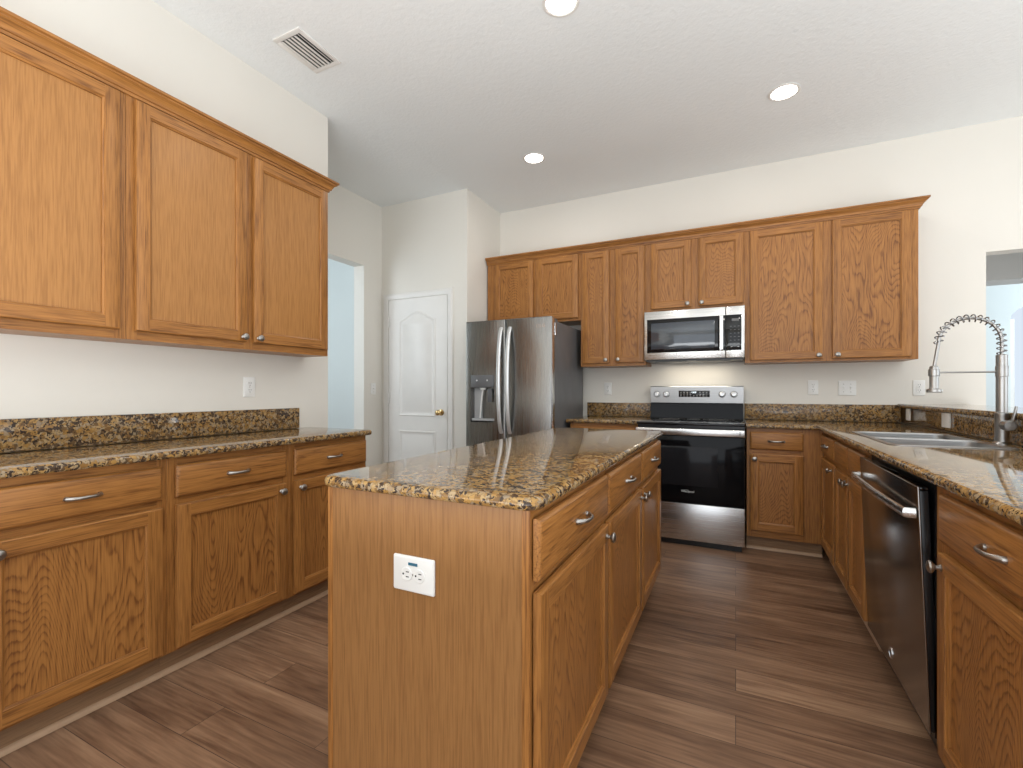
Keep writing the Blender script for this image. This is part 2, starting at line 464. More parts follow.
# rooms seen through the openings and the shell that bounces the light
b = MB(); b.box(-4.75, -4.63, 1.4, 4.6, 0, CEIL); b.box(-4.75, FX - .13, 3.95, 4.07, 0, CEIL); struct('wall_hallway', b, M['hall'], 'blue grey wall of the hall beyond the opening', 'wall')
b = MB(); b.box(.9, 1.72, 5.6, 5.88, 0, CEIL); b.box(1.72, 3.9, 5.6, 5.88, 2.138, CEIL); b.box(3.9, 5.2, 5.6, 5.88, 0, CEIL)
struct('wall_passage', b, M['passage'], 'grey wall with opening beyond the back doorway', 'wall')
b = MB(); b.box(.9, 1.02, WY + .12, 8.1, 0, CEIL); struct('wall_corridor', b, M['passage'], 'pale side wall of the corridor', 'wall')
# foyer end wall with an arched window
b = MB()
ax0, ax1, az = 3.12, 4.3, 2.06
b.box(1.02, ax0, 8.0, 8.12, 0, CEIL); b.box(ax1, 5.2, 8.0, 8.12, 0, CEIL); b.box(ax0, ax1, 8.0, 8.12, 0, .5)
arch = [(ax0, az)] + [((ax0 + ax1) / 2 - math.cos(PI * k / 16) * (ax1 - ax0) / 2, az + math.sin(PI * k / 16) * .24) for k in range(1, 16)] + [(ax1, az)]
poly = arch + [(ax1, CEIL), (ax0, CEIL)]
b.loops([[(x, 8.0, z) for x, z in poly], [(x, 8.12, z) for x, z in poly]], True, True, True)
struct('wall_foyer', b, M['hall'], 'pale blue end wall with arched window', 'wall')
b = MB(); b.box(ax0, ax1, 8.03, 8.07, .5, .56); b.box(ax0, ax0 + .05, 8.03, 8.07, .56, az); b.box(ax1 - .05, ax1, 8.03, 8.07, .56, az); b.box((ax0 + ax1) / 2 - .02, (ax0 + ax1) / 2 + .02, 8.03, 8.07, .56, az + .23)
struct('window_1', b, M['white'], 'white frame of the arched foyer window', 'window')
b = MB(); b.box(5.0, 5.12, 3.6, 8.1, 0, CEIL); b.box(5.0, 5.12, -.9, 3.6, 2.5, CEIL); b.box(5.0, 5.12, -.9, 3.6, 0, .25); b.box(5.0, 5.12, -3.1, -.9, 0, CEIL)
struct('wall_right', b, M['wall'], 'cream dining side wall with wide window', 'wall')
b = MB(); b.box(-2.6, -2.0, -3.12, -3.0, 0, CEIL); b.box(-2.0, 2.6, -3.12, -3.0, 2.45, CEIL); b.box(2.6, 5.1, -3.12, -3.0, 0, CEIL)
struct('wall_rear', b, M['wall'], 'cream wall with wide glazed doors behind the viewer', 'wall')

# pantry door with casing
DX0, DX1, DZ = -3.170, -2.466, 2.065
b = MB()
ci0, ci1, cz = DX0 - .006, DX1 + .006, DZ + .006
ls = []
cw = .058
for X, Z, sx, sz in ((ci0, 0, -1, 0), (ci0, cz, -1, 1), (ci1, cz, 1, 1), (ci1, 0, 1, 0)):
    ls.append([(X + sx * o, 3.7036 - t, Z + sz * o) for o, t in ((0, 0), (0, .010), (.004, .012), (.022, .013), (.030, .017), (.050, .018), (cw, .014), (cw, 0))])
b.loops(ls, True, True, True)
struct('trim_1', b, M['white'], 'white casing around the pantry door', 'trim', smooth=True)


def panel_loop(x0, x1, z0, z1, rise):
    p = [(x0, z0), (x1, z0)]
    if rise == 0: p += [(x1, z1), (x0, z1)]
    else:
        n = 14
        for k in range(n + 1):
            t = k / n; x = x1 + (x0 - x1) * t
            p.append((x, z1 - rise + rise * (.5 - .5 * math.cos(2 * PI * t)) ** .8))
    return [Vector(q) for q in p]


b = MB()
yd = 3.694
b.box(DX0, DX1, yd, 3.7035, .01, DZ)
for x0, x1, z0, z1, rise in ((DX0 + .13, DX1 - .13, .90, 1.935, .085), (DX0 + .13, DX1 - .13, .22, .76, 0)):
    lp = panel_loop(x0, x1, z0, z1, rise)
    rings = [(0, yd - .0002), (.006, yd - .006), (.014, yd - .0065), (.024, yd - .001), (.045, yd - .002), (.06, yd - .006)]
    b.loops([[(p.x, y, p.y) for p in inset(lp, d)] for d, y in rings], True, False, True)
door = struct('door_1', b, M['white'], 'white two panel arched pantry door, closed', 'door', smooth=True)
k = MB(); k.lathe([(.030, 0), (.031, .004), (.026, .010), (.012, .014), (.011, .034), (.020, .040), (.027, .052), (.026, .066), (.016, .074), (.004, .076)], (DX1 - .065, yd, .945), '-y', 22)
k.build('door_knob', M['brass'], door)['label'] = 'polished brass door knob'
for z in (.25, 1.03, 1.80):
    h = MB(); h.box(DX0 - .008, DX0 + .012, yd - .012, yd - .001, z, z + .09, .002); h.lathe([(.006, 0), (.006, .094)], (DX0 + .001, yd - .012, z - .002), 'z', 10)
    h.build('hinge', M['white'], door)
b = MB(); b.box(-2.398, -2.25, 3.69, 3.703, 0, .09, .002); b.box(FX + .001, -3.24, 3.69, 3.703, 0, .09, .002)
struct('baseboard_pantry', b, M['white'], 'white baseboard beside the pantry door', 'baseboard')

# ------------------------------------------------------------------ cabinet pieces
TD = .0225


def knob_mesh(mb, x, y, z):
    mb.lathe([(.0095, 0), (.010, .002), (.0065, .006), (.006, .013), (.011, .017), (.0165, .021), (.0174, .025), (.015, .029), (.008, .0318), (.001, .0325)], (x, y, z), '-y', 18)


def handle_mesh(mb, x, y, z, half=.046):
    pts = []; rad = []
    n = 18
    for k in range(n + 1):
        t = -1 + 2 * k / n
        pts.append((x + half * t, y - .005 - .021 * (1 - abs(t) ** 3.2), z + .0)); rad.append(.0058 + .0024 * abs(t) ** 4)
    mb.tube(pts, rad, 10, up=(0, 0, 1), flat=.75)
    for s in (-1, 1):
        mb.lathe([(.0085, 0), (.0085, .004), (.006, .009)], (x + half * s, y, z), '-y', 12)


def cab_door(parent, x0, x1, z0, z1, knob=None, fw=.052, panel='panel', name='door'):
    b = MB()
    i0, i1, j0, j1 = x0 + fw, x1 - fw, z0 + fw, z1 - fw
    e = .005
    rect = lambda d, y: [(x0 + d, y, z0 + d), (x1 - d, y, z0 + d), (x1 - d, y, z1 - d), (x0 + d, y, z1 - d)]
    # back and rounded outer edge, split so that rails carry horizontal grain
    rings = [rect(0, -.0035), rect(0, -TD + e), rect(e * .3, -TD + e * .3), rect(e, -TD)]
    for a, c in zip(rings, rings[1:]):
        for q in range(4):
            r = (q + 1) % 4
            b.face([a[q], a[r], c[r], c[q]], 1 if q in (0, 2) else 0)
    b.face(rings[0])
    F = lambda pts, mi: b.face([(x, -TD, z) for x, z in pts], mi)
    F([(x0 + e, z0 + e), (i0, z0 + e), (i0, z1 - e), (x0 + e, z1 - e)], 0)
    F([(i1, z0 + e), (x1 - e, z0 + e), (x1 - e, z1 - e), (i1, z1 - e)], 0)
    F([(i0, z0 + e), (i1, z0 + e), (i1, j0), (i0, j0)], 1)
    F([(i0, j1), (i1, j1), (i1, z1 - e), (i0, z1 - e)], 1)
    ir = lambda d, y: [(i0 + d, y, j0 + d), (i1 - d, y, j0 + d), (i1 - d, y, j1 - d), (i0 + d, y, j1 - d)]
    rr = [ir(0, -TD), ir(.0015, -TD + .0035), ir(.0075, -TD + .0065), ir(.0082, -TD + .0135)]
    for a, c in zip(rr, rr[1:]):
        for q in range(4):
            r = (q + 1) % 4
            b.face([a[q], a[r], c[r], c[q]], 1 if q in (0, 2) else 0)
    d = b.build(name, [M['oak'], M['oak_h']], parent)
    p = MB(); p.box(i0 + .0086, i1 - .0086, -TD + .0125, -TD + .017, j0 + .0086, j1 - .0086)
    p.build('panel', M[panel], d, False)
    if knob:
        k = MB(); knob_mesh(k, knob[0], -TD, knob[1]); k.build('knob', M['nickel'], d)
    return d


def cab_drawer(parent, x0, x1, z0, z1, handle=True):
    b = MB()
    rect = lambda d, y: [(x0 + d, y, z0 + d), (x1 - d, y, z0 + d), (x1 - d, y, z1 - d), (x0 + d, y, z1 - d)]
    b.loops([rect(0, -.0035), rect(0, -TD + .009), rect(.0025, -TD + .005), rect(.010, -TD + .0012), rect(.014, -TD)], True, True, True)
    d = b.build('drawer' if handle else 'false_front', M['oak_h'], parent)
    if handle:
        k = MB(); handle_mesh(k, (x0 + x1) / 2, -TD, (z0 + z1) / 2); k.build('handle', M['nickel'], d)
    return d


def cabinet(name, loc, rz, w, d, z0, z1, doors, drawers, label, cat, group, toe=False, stiles=None, side=None, panel='panel', rails=None, toe_in=.05):
    """cabinet with its face frame at local y=0; z measured from the thing's base"""
    root = empty(name, loc, rz, label, cat, group)
    b = MB(); b.box(.0015, w - .0015, .0195, d, z0, z1)
    b.build('carcass', M['oak'] if not side else M[side], root, False)
    # face frame
    xs = []
    if stiles is None:
        ed = sorted([(a[0], a[1]) for a in doors] or [(a[0], a[1]) for a in drawers])
        cuts = [0] + [(p[1] + q[0]) / 2 for p, q in zip(ed, ed[1:])] + [w]
        xs = [(.0002, ed[0][0] + .012)] + [(c - max(.019, (q[0] - p[1]) / 2 + .010), c + max(.019, (q[0] - p[1]) / 2 + .010)) for c, p, q in zip(cuts[1:-1], ed, ed[1:])] + [(ed[-1][1] - .012, w - .0002)]
    else: xs = stiles
    if rails is None:
        zt = max([a[3] for a in doors + drawers]); zb = min([a[2] for a in doors + drawers])
        rails = [(z0, zb + .012), (zt - .012, z1)]
        if drawers and doors:
            a = max(x[3] for x in doors); c = min(x[2] for x in drawers); rails.append((a - .01, c + .01))
    f = MB()
    for a, c in xs: f.box(a, c, 0, .019, z0, z1, .0006, 0, 1)
    for (a, _), (c, _2) in zip([(s[1], 0) for s in xs[:-1]], [(s[0], 0) for s in xs[1:]]):
        for r0, r1 in rails: f.box(a, c, .0004, .019, r0, r1, 0, 1)
    f.build('face_frame', [M['oak'], M['oak_h']], root, False)
    for a in doors: cab_door(root, a[0], a[1], a[2], a[3], a[4] if len(a) > 4 else None, panel=panel)
    for a in drawers: cab_drawer(root, a[0], a[1], a[2], a[3], a[4] if len(a) > 4 else True)
    if toe:
        t = MB(); t.box(.0002, w - .0002, toe_in, toe_in + .018, 0.001, z0); t.build('toe_kick', M['toe'], root, False)
        q = MB(); n = 6
        prof = [(0, 0.001), (.017, .001)] + [(.017 * math.cos(PI / 2 * k / n), .003 + .017 * math.sin(PI / 2 * k / n)) for k in range(n + 1)]
        q.loops([[(x, toe_in - .0005 - o, z) for o, z in prof] for x in (.0002, w - .0002)], True, True, True)
        q.build('shoe_molding', M['shoe'], root)
    return root


def crown(name, path, z, label, group='crown moldings'):
    b = MB()
    prof = [(.0005, z - .048), (.008, z - .048), (.010, z - .037), (.017, z - .035), (.019, z - .027), (.029, z - .009), (.041, z - .002), (.041, z + .004), (.050, z + .007), (.050, z + .018), (.0005, z + .018)]
    sweep_path(b, path, prof)
    o = b.build(name, M['oak_y' if path[0][0] == path[1][0] else 'oak_h'])
    return tag(o, label, 'molding', group)


# ---- left run: local x runs along +Y, front faces +X
LB = R(90)
LU0, LUT = 1.37, 2.455      # underside and top of uppers
UH = LUT - LU0
cabinet('wall_cabinet', (-2.328, 0.0, LU0), LB, 1.056, .203, 0, UH,
        [(.03, .50, .038, UH - .055, (.47, .062)), (.556, 1.028, .038, UH - .055, (.59, .062))], [],
        'large oak wall cabinet cut off by the left edge of the view', 'cabinet', 'oak wall cabinets', panel='veneer', side='veneer')
cabinet('wall_cabinet', (-2.328, 1.0565, LU0), LB, 1.080, .203, 0, UH,
        [(.029, .531, .038, UH - .055, (.506, .062)), (.569, 1.064, .038, UH - .055, (.592, .062))], [],
        'two door oak wall cabinet above the left counter outlet', 'cabinet', 'oak wall cabinets', panel='veneer', side='veneer')
c = crown('crown_molding', [(-2.328, -.02), (-2.328, 2.137), (WX + .002, 2.137)], 2.457, 'dark oak crown molding along the top of the left wall cabinets')

cabinet('base_cabinet', (-2.04, .515, 0), LB, .5485, .488, .1, .882,
        [(.03, .525, .115, .692, (.068, .655))], [(.03, .525, .722, .852)],
        'oak base cabinet at the left edge with a wide cathedral grained door', 'cabinet', 'oak base cabinets', toe=True)
cabinet('base_cabinet', (-2.04, 1.064, 0), LB, .5615, .488, .1, .882,
        [(.027, .530, .115, .692, (.500, .655))], [(.027, .535, .722, .852)],
        'oak base cabinet in the middle of the left run, below the wall outlet', 'cabinet', 'oak base cabinets', toe=True)
cabinet('base_cabinet', (-2.04, 1.626, 0), LB, .54, .488, .1, .882,
        [(.020, .520, .115, .692, (.052, .655))], [(.022, .528, .722, .852)],
        'oak base cabinet at the far end of the left run, partly behind the island', 'cabinet', 'oak base cabinets', toe=True)
cabinet('base_cabinet', (-2.04, -.20, 0), LB, .7145, .488, .1, .882,
        [(.03, .695, .115, .692, (.66, .655))], [(.03, .695, .722, .852)],
        'oak base cabinet beyond the left edge of the view', 'cabinet', 'oak base cabinets', toe=True)


def stone(name, pts, radii, z0, z1, r, label, group, holes=(), cat='countertop', seg=6):
    b = MB(); slab(b, round_poly(pts, radii, seg), z0, z1, r, holes)
    o = b.build(name, M['granite']); return tag(o, label, cat, group)


ZC0, ZC1 = .884, .914
stone('countertop', [(WX + .001, -.22), (-1.986, -.22), (-1.986, 2.172), (WX + .001, 2.172)], [0, 0, .02, 0], ZC0, ZC1, .012,
      'long brown granite countertop on the left base cabinets', 'granite countertops')


def backsplash(x0, x1, y0, y1, z0, z1, label):
    b = MB(); b.box(x0, x1, y0, y1, z0, z1, .002, 0, 2); o = b.build('backsplash', M['granite'])
    return tag(o, label, 'backsplash', 'granite backsplashes')


backsplash(WX + .0005, WX + .0205, -.22, 2.08, ZC1 + .0005, 1.042, 'granite backsplash strip along the left wall')

# ---- back run: fronts face -Y
BU = 4.074; UT2 = 2.446; UH2 = UT2 - LU0
cabinet('wall_cabinet', (-2.235, BU, 1.795), 0, .966, .303, 0, UT2 - 1.795,
        [(.085, .500, .022, UT2 - 1.795 - .05), (.538, .945, .022, UT2 - 1.795 - .05)], [],
        'short oak wall cabinet above the refrigerator', 'cabinet', 'oak wall cabinets')
cabinet('wall_cabinet', (-1.268, BU, LU0), 0, .576, .303, 0, UH2,
        [(.020, .262, .026, UH2 - .05, (.236, .055)), (.318, .564, .026, UH2 - .05, (.344, .055))], [],
        'narrow two door oak wall cabinet between refrigerator and microwave', 'cabinet', 'oak wall cabinets')
cabinet('wall_cabinet', (-.691, BU, 1.815), 0, .756, .303, 0, UT2 - 1.815,
        [(.043, .362, .027, UT2 - 1.815 - .05, (.336, .052)), (.418, .743, .027, UT2 - 1.815 - .05, (.444, .052))], [],
        'short oak wall cabinet directly above the microwave', 'cabinet', 'oak wall cabinets')
cabinet('wall_cabinet', (.066, BU, LU0), 0, 1.062, .303, 0, UH2,
        [(.036, .511, .018, UH2 - .05, (.483, .044)), (.568, 1.02, .018, UH2 - .05, (.598, .044))], [],
        'wide oak wall cabinet right of the microwave, ending the back run', 'cabinet', 'oak wall cabinets')
crown('crown_molding', [(-2.237, BU), (1.129, BU), (1.129, WY - .002)], 2.449, 'long oak crown molding along the top of the back wall cabinets')

BB = 3.775
cabinet('base_cabinet', (-1.268, BB, 0), 0, .572, .603, .1, .882,
        [(.02, .552, .115, .692, (.52, .655))], [(.02, .552, .722, .852)],
        'oak base cabinet between refrigerator and range, mostly behind the island', 'cabinet', 'oak base cabinets', toe=True)
cabinet('base_cabinet', (.072, BB, 0), 0, .467, .603, .1, .882,
        [(.022, .350, .15, .700, (.050, .665))], [(.022, .350, .732, .856)],
        'oak base cabinet right of the range, in the corner', 'cabinet', 'oak base cabinets', toe=True,
        stiles=[(.0005, .034), (.338, .4665)])
stone('countertop', [(-1.294, WY - .001), (-1.294, 3.735), (-.696, 3.735), (-.696, WY - .001)], [0] * 4, ZC0, ZC1, .012,
      'short granite countertop between refrigerator and range', 'granite countertops')
backsplash(-1.294, -.696, WY - .0205, WY - .0005, ZC1 + .0005, 1.040, 'granite backsplash piece left of the range')

# ---- peninsula: fronts face -X, local x runs toward the viewer
PB = R(-90)
cabinet('base_cabinet', (.54, 3.774, 0), PB, .494, .58, .1, .882,
        [(.045, .478, .115, .705, (.448, .672))], [(.045, .478, .737, .858)],
        'narrow oak base cabinet on the peninsula next to the corner', 'cabinet', 'oak base cabinets', toe=True, stiles=[(.0005, .06), (.466, .4935)])
cabinet('sink_cabinet', (.54, 3.279, 0), PB, .73, .58, .1, .64,
        [(.022, .355, .115, .705 - .003, (.327, .672)), (.375, .712, .115, .702, (.403, .672))], [(.022, .355, .737, .858, False), (.375, .712, .737, .858, False)],
        'oak sink base cabinet with two false fronts, left of the dishwasher', 'cabinet', 'oak base cabinets', toe=True,
        stiles=None, rails=[(.1, .125), (.615, .64)])
# the frame of the sink base above the low carcass
sink_root = [o for o in COL.objects if o.name.startswith('sink_cabinet')][0]
b = MB(); b.box(.0005, .034, 0, .019, .641, .882); b.box(.343, .387, 0, .019, .641, .882); b.box(.700, .7295, 0, .019, .641, .882)
for z0, z1 in ((.69, .75), (.846, .882)):
    b.box(.034, .343, .0004, .019, z0, z1, 0, 1); b.box(.387, .7, .0004, .019, z0, z1, 0, 1)
b.box(.0015, .0165, .0195, .58, .641, .882); b.box(.7135, .7285, .0195, .58, .641, .882)
b.build('upper_frame', [M['oak'], M['oak_h']], sink_root, False)
cabinet('base_cabinet', (.54, 1.795, 0), PB, .76, .58, .1, .882,
        [(.075, .735, .115, .692, (.105, .655))], [(.075, .735, .722, .858)],
        'dark oak base cabinet right of the dishwasher, at the right edge of the view', 'cabinet', 'oak base cabinets', toe=True)

SX0, SX1, SY0, SY1 = .602, 1.030, 2.53, 3.285
hole = rrect(SX0 + .012, SX1 - .012, SY0 + .012, SY1 - .012, .035)
stone('countertop', [(.068, WY - .001), (.068, 3.735), (.50, 3.735), (.50, 1.03), (1.1085, 1.03), (1.1085, WY - .001)], [0, 0, 0, .02, 0, 0], ZC0, ZC1, .012,
      'granite countertop of the peninsula, with the sink set in it', 'granite countertops', [hole])
backsplash(.068, 1.108, WY - .0205, WY - .0005, ZC1 + .0005, 1.046, 'granite backsplash piece right of the range')
backsplash(1.109, 1.129, 1.03, WY - .0005, ZC1 + .0005, 1.0245, 'granite backsplash strip under the raised bar behind the sink')
stone('bar_top', [(1.088, 1.0), (1.50, 1.0), (1.50, WY - .002), (1.088, WY - .002)], [.02, .02, 0, 0], 1.0255, 1.0555, .012,
      'raised granite bar ledge behind the sink', 'granite countertops')

# ---- sink
b = MB()
bowls = [rrect(SX0 + .02, SX1 - .02, SY0 + .02, 2.895, .05), rrect(SX0 + .02, SX1 - .02, 2.915, SY1 - .02, .05)]
out = rrect(SX0, SX1, SY0, SY1, .045)
zr = ZC1 + .004
fill_holes(b.bm, [inset(out, .004)] + bowls, zr)
b.loops([[(p.x, p.y, ZC1 + .0006) for p in out], [(p.x, p.y, ZC1 + .003) for p in out], [(p.x, p.y, zr) for p in inset(out, .004)]])
for bw in bowls:
    b.loops([[(p.x, p.y, z) for p in inset(bw, d)] for d, z in ((0, zr), (.004, zr - .006), (.008, .76), (.016, .735), (.035, .724))], True, False, True)
sink = tag(b.build('sink', M['steel_v']), 'stainless double bowl sink set in the granite peninsula', 'sink')
for bw in bowls:
    cxm = sum(p.x for p in bw) / len(bw); cym = sum(p.y for p in bw) / len(bw)
    d = MB(); d.lathe([(.045, 0), (.045, .003), (.036, .004), (.033, .001), (.01, .001)], (cxm, cym, .7245), 'z', 20); d.build('drain', M['silver'], sink)

# ---- spring faucet (arc lies along -X)
fx, fy = 1.064, 2.80
fa = empty('faucet', (fx, fy, ZC1), 0, 'tall brushed nickel spring neck faucet behind the sink', 'faucet')
b = MB(); b.lathe([(.031, .0005), (.031, .004), (.026, .009), (.0235, .012), (.0235, .125), (.0245, .130), (.0245, .138), (.0195, .142), (.0195, .30), (.0215, .302), (.0215, .345), (.0195, .347), (.0195, .395), (.015, .398), (.008, .399)], (0, 0, 0), 'z', 28)
b.build('body', M['faucet'], fa)
b = MB(); b.lathe([(.0215, 0), (.0225, .004), (.0225, .040), (.019, .046), (.004, .047)], (0.004, -.018, .085), '-y', 24)
b.tube([(.006, -.05, .088), (.012, -.058, .105), (.018, -.062, .14), (.022, -.064, .17)], [.006, .006, .0055, .005], 10)
b.build('lever', M['faucet'], fa)
arc = []
ztop = .399; rad_a = .108
for k in range(49):
    t = k / 48
    # up a little, over in a half circle, then down toward the spray head
    L1, L2, L3 = .06, PI * rad_a, .11
    s_ = t * (L1 + L2 + L3)
    if s_ < L1: arc.append(Vector((0, 0, ztop + s_)))
    elif s_ < L1 + L2:
        q = (s_ - L1) / rad_a; arc.append(Vector((-rad_a + rad_a * math.cos(q), 0, ztop + L1 + rad_a * math.sin(q))))
    else: arc.append(Vector((-2 * rad_a - .016 * ((s_ - L1 - L2) / L3), 0, ztop + L1 - (s_ - L1 - L2))))
b = MB(); b.tube(arc, .0068, 12, up=(0, 1, 0)); b.build('hose', M['faucet'], fa)
b = MB(); pts = []
end = int(48 * (.06 + PI * rad_a + .012) / (.06 + PI * rad_a + .11))
turns = 18; ns = 18 * 16
for k in range(ns + 1):
    t = k / ns * end; i = min(int(t), end - 1); p = arc[i].lerp(arc[i + 1], t - i)
    tg = (arc[min(i + 2, 48)] - arc[max(i - 1, 0)]).normalized(); s1 = Vector((0, 1, 0)); s2 = tg.cross(s1)
    q = 2 * PI * turns * k / ns
    pts.append(p + (s1 * math.cos(q) + s2 * math.sin(q)) * .0158)
b.tube(pts, .0026, 6); b.build('spring', M['spring'], fa)
hx = -2 * rad_a - .016; hz = ztop + .06 - .11
b = MB(); b.lathe([(.010, .004), (.0165, 0), (.0170, -.004), (.0170, -.098), (.018, -.102), (.0285, -.106), (.029, -.109), (.029, -.117), (.027, -.120), (.004, -.120)], (hx, 0, hz), 'z', 24)
b.build('spray_head', M['faucet'], fa)
b = MB(); b.tube([(-.018, 0, .322), (hx + .012, 0, .322)], .0042, 10)
b.lathe([(.0195, .305), (.021, .307), (.021, .335), (.0195, .337)], (hx, 0, 0), 'z', 24); b.build('holder_arm', M['faucet'], fa)

# ---- island
IX, IY = -.414, .955
isl = cabinet('island', (IX, IY, 0), LB, 1.875, .596, .1, .882,
              [(.006, .618, .115, .695, (.588, .66)), (.645, 1.246, .115, .695, (1.216, .66)), (1.272, 1.862, .115, .695, (1.302, .66))],
              [(.006, .618, .722, .862), (.645, 1.246, .722, .862), (1.272, 1.862, .722, .862)],
              'oak kitchen island cabinet block in the middle of the room', 'island', None, toe=True, side='endveneer')
b = MB(); b.box(-.0045, .0005, .020, .614, .001, .8825); b.build('end_panel', M['endveneer'], isl, False)
for y0, y1 in ((.601, .618), (.0, .0195)):
    b = MB(); b.box(-.0065, .0003, y0, y1, .001, .8825, .001); b.build('corner_trim', M['oak'], isl, False)
b = MB(); b.box(.0005, 1.874, .597, .614, .001, .8825); b.build('back_panel', M['endveneer'], isl, False)
stone('countertop', [(-1.048, .925), (-.385, .925), (-.385, 2.86), (-1.048, 2.86)], [.045, .045, .03, .03], ZC0, ZC1, .013,
      'granite countertop on the island, polished and reflecting the refrigerator', 'granite countertops')


# ------------------------------------------------------------------ outlets and switches
def plate(name, loc, rz, kind, label, cat, w=.07, h=.115, horizontal=False, group='outlets and switches'):
    root = empty(name, loc, rz, label, cat, group)
    b = MB()
    rect = lambda d, y: [(p.x, y, p.y) for p in rrect(-w / 2 + d, w / 2 - d, -h / 2 + d, h / 2 - d, .004, 3)]
    b.loops([rect(0, -.0002), rect(0, -.003), rect(.0015, -.0052), rect(.004, -.0062)], True, True, True)
    b.build('wall_plate', M['plate'], root)
    if kind == 'outlet':
        for s in (-1, 1):
            ox, oz = (s * .0195, 0) if horizontal else (0, s * .0195)
            f = MB(); f.lathe([(.0172, .0055), (.0172, .0078), (.016, .0086), (.002, .0086)], (ox, 0, oz), '-y', 20); fo = f.build('socket_face', M['plate'], root)
            g = MB()
            for q in (-1, 1):
                if horizontal: g.box(ox - .0045 + .004, ox + .0045 + .004, -.0092, -.0085, oz + q * .0062 - .0011, oz + q * .0062 + .0011)
                else: g.box(ox + q * .0062 - .0011, ox + q * .0062 + .0011, -.0092, -.0085, oz - .0045 + .004, oz + .0045 + .004)
            if horizontal: g.lathe([(.0026, .0085), (.0026, .0092)], (ox - .009, 0, oz), '-y', 10)
            else: g.lathe([(.0026, .0085), (.0026, .0092)], (ox, 0, oz - .009), '-y', 10)
            g.build('slots', M['slot'], fo)
    elif kind == 'switch':
        for ox in ((0,) if w < .1 else (-.023, .023)):
            f = MB(); f.box(ox - .005, ox + .005, -.008, -.0058, -.012, .012, .0006)
            f.loops([[(ox - .0035, -.0075, -.004), (ox + .0035, -.0075, -.004), (ox + .0035, -.0075, .006), (ox - .0035, -.0075, .006)],
                     [(ox - .0028, -.017, .004), (ox + .0028, -.017, .004), (ox + .0028, -.016, .010), (ox - .0028, -.016, .010)]], True, True, True)
            f.build('toggle', M['plate'], root)
    if kind != 'blank':
        g = MB()
        sc = [(0, 0)] if kind == 'outlet' else [(ox, q * .03) for ox in ((0,) if w < .1 else (-.023, .023)) for q in (-1, 1)]
        for ox, oz in sc: g.lathe([(.003, .006), (.003, .0068), (.001, .0071)], (ox, 0, oz), '-y', 10)
        g.build('screw', M['nickel'], root)
    return root


plate('electrical_outlet', (WX + .0005, 1.752, 1.173), R(90), 'outlet', 'white duplex outlet on the left wall above the counter', 'outlet')
plate('electrical_outlet', (.556, WY - .0005, 1.178), 0, 'outlet', 'white duplex outlet on the back wall right of the range', 'outlet')
plate('light_switch', (.78, WY - .0005, 1.173), 0, 'switch', 'white double switch plate on the back wall beside an outlet', 'switch', w=.115)
plate('electrical_outlet', (-1.096, WY - .0005, 1.172), 0, 'outlet', 'white duplex outlet on the back wall left of the range', 'outlet')
plate('electrical_outlet', (1.215, WY - .0005, 1.172), 0, 'outlet', 'white duplex outlet on the back wall behind the faucet spray head', 'outlet')
plate('light_switch', (FX + .0005, 3.573, 1.172), R(90), 'switch', 'white single switch on the wall between hall opening and pantry door', 'switch')
p_ = plate('electrical_outlet', (-.7325, IY - .0052, .686), 0, 'outlet', 'white horizontal outlet on the near end panel of the island', 'outlet', w=.127, h=.090, horizontal=True)
b = MB(); b.box(-.014, .014, -.0072, -.006, .023, .030); b.build('sticker', M['label_blue'], p_)
plate('electrical_outlet', (1.1085, 4.20, .982), R(-90), 'blank', 'white plate on the bar backsplash nearest the back corner', 'outlet', w=.085, h=.085)
plate('electrical_outlet', (1.1085, 3.54, .978), R(-90), 'blank', 'white plate on the bar backsplash nearer the faucet', 'outlet', w=.118, h=.085)


# ------------------------------------------------------------------ lettering helper
def text(body, size, loc, parent, mat, name='logo', rot=(PI / 2, 0, 0)):
    c = bpy.data.curves.new(name, 'FONT'); c.body = body; c.size = size; c.extrude = .0004; c.align_x = 'CENTER'; c.align_y = 'CENTER'
    t = bpy.data.objects.new(name, c); COL.objects.link(t)
    me = bpy.data.meshes.new_from_object(t.evaluated_get(bpy.context.evaluated_depsgraph_get())); bpy.data.objects.remove(t)
    me.materials.clear(); me.materials.append(mat)
    o = bpy.data.objects.new(name, me); COL.objects.link(o); o.location = loc; o.rotation_euler = rot; o.parent = parent
    return o


# ------------------------------------------------------------------ refrigerator
fr = empty('refrigerator', (-1.695, 3.43, 0), 0, 'dark stainless side by side refrigerator with dispenser beside the pantry wall', 'refrigerator')
xl, xs_, xr = -.402, -.018, .388
b = MB(); b.box(xl + .004, xr - .004, .075, .85, .02, 1.718, .004)
b.build('case', M['case'], fr)
# freezer door with a dispenser recess cut in its front
dx0, dx1, dz0, dz1 = xl + .048, xl + .278, .885, 1.285
b = MB()
X0, X1, Z0, Z1 = xl, xs_ - .003, .09, 1.745
b.box(X0, X1, .012, .07, Z0, Z1)     # body behind the front skin
e = .008
rc = lambda x0, x1, z0, z1, d, y: [(x0 + d, y, z0 + d), (x1 - d, y, z0 + d), (x1 - d, y, z1 - d), (x0 + d, y, z1 - d)]
b2 = MB()
b2.loops([rc(X0, X1, Z0, Z1, 0, .068), rc(X0, X1, Z0, Z1, 0, e), rc(X0, X1, Z0, Z1, e * .3, e * .3), rc(X0, X1, Z0, Z1, e, 0)], True, True, False)
o_, h_ = rc(X0, X1, Z0, Z1, e, 0), [(dx0, 0, dz0), (dx1, 0, dz0), (dx1, 0, dz1), (dx0, 0, dz1)]
for q in range(4):
    r = (q + 1) % 4; b2.face([o_[q], o_[r], h_[r], h_[q]])
i_ = [(x + (.012 if x == dx0 else -.012), .055, z + (.03 if z == dz0 else -.004)) for x, y, z in h_]
b2.loops([h_, i_], True, False, True)
b.bm.free()
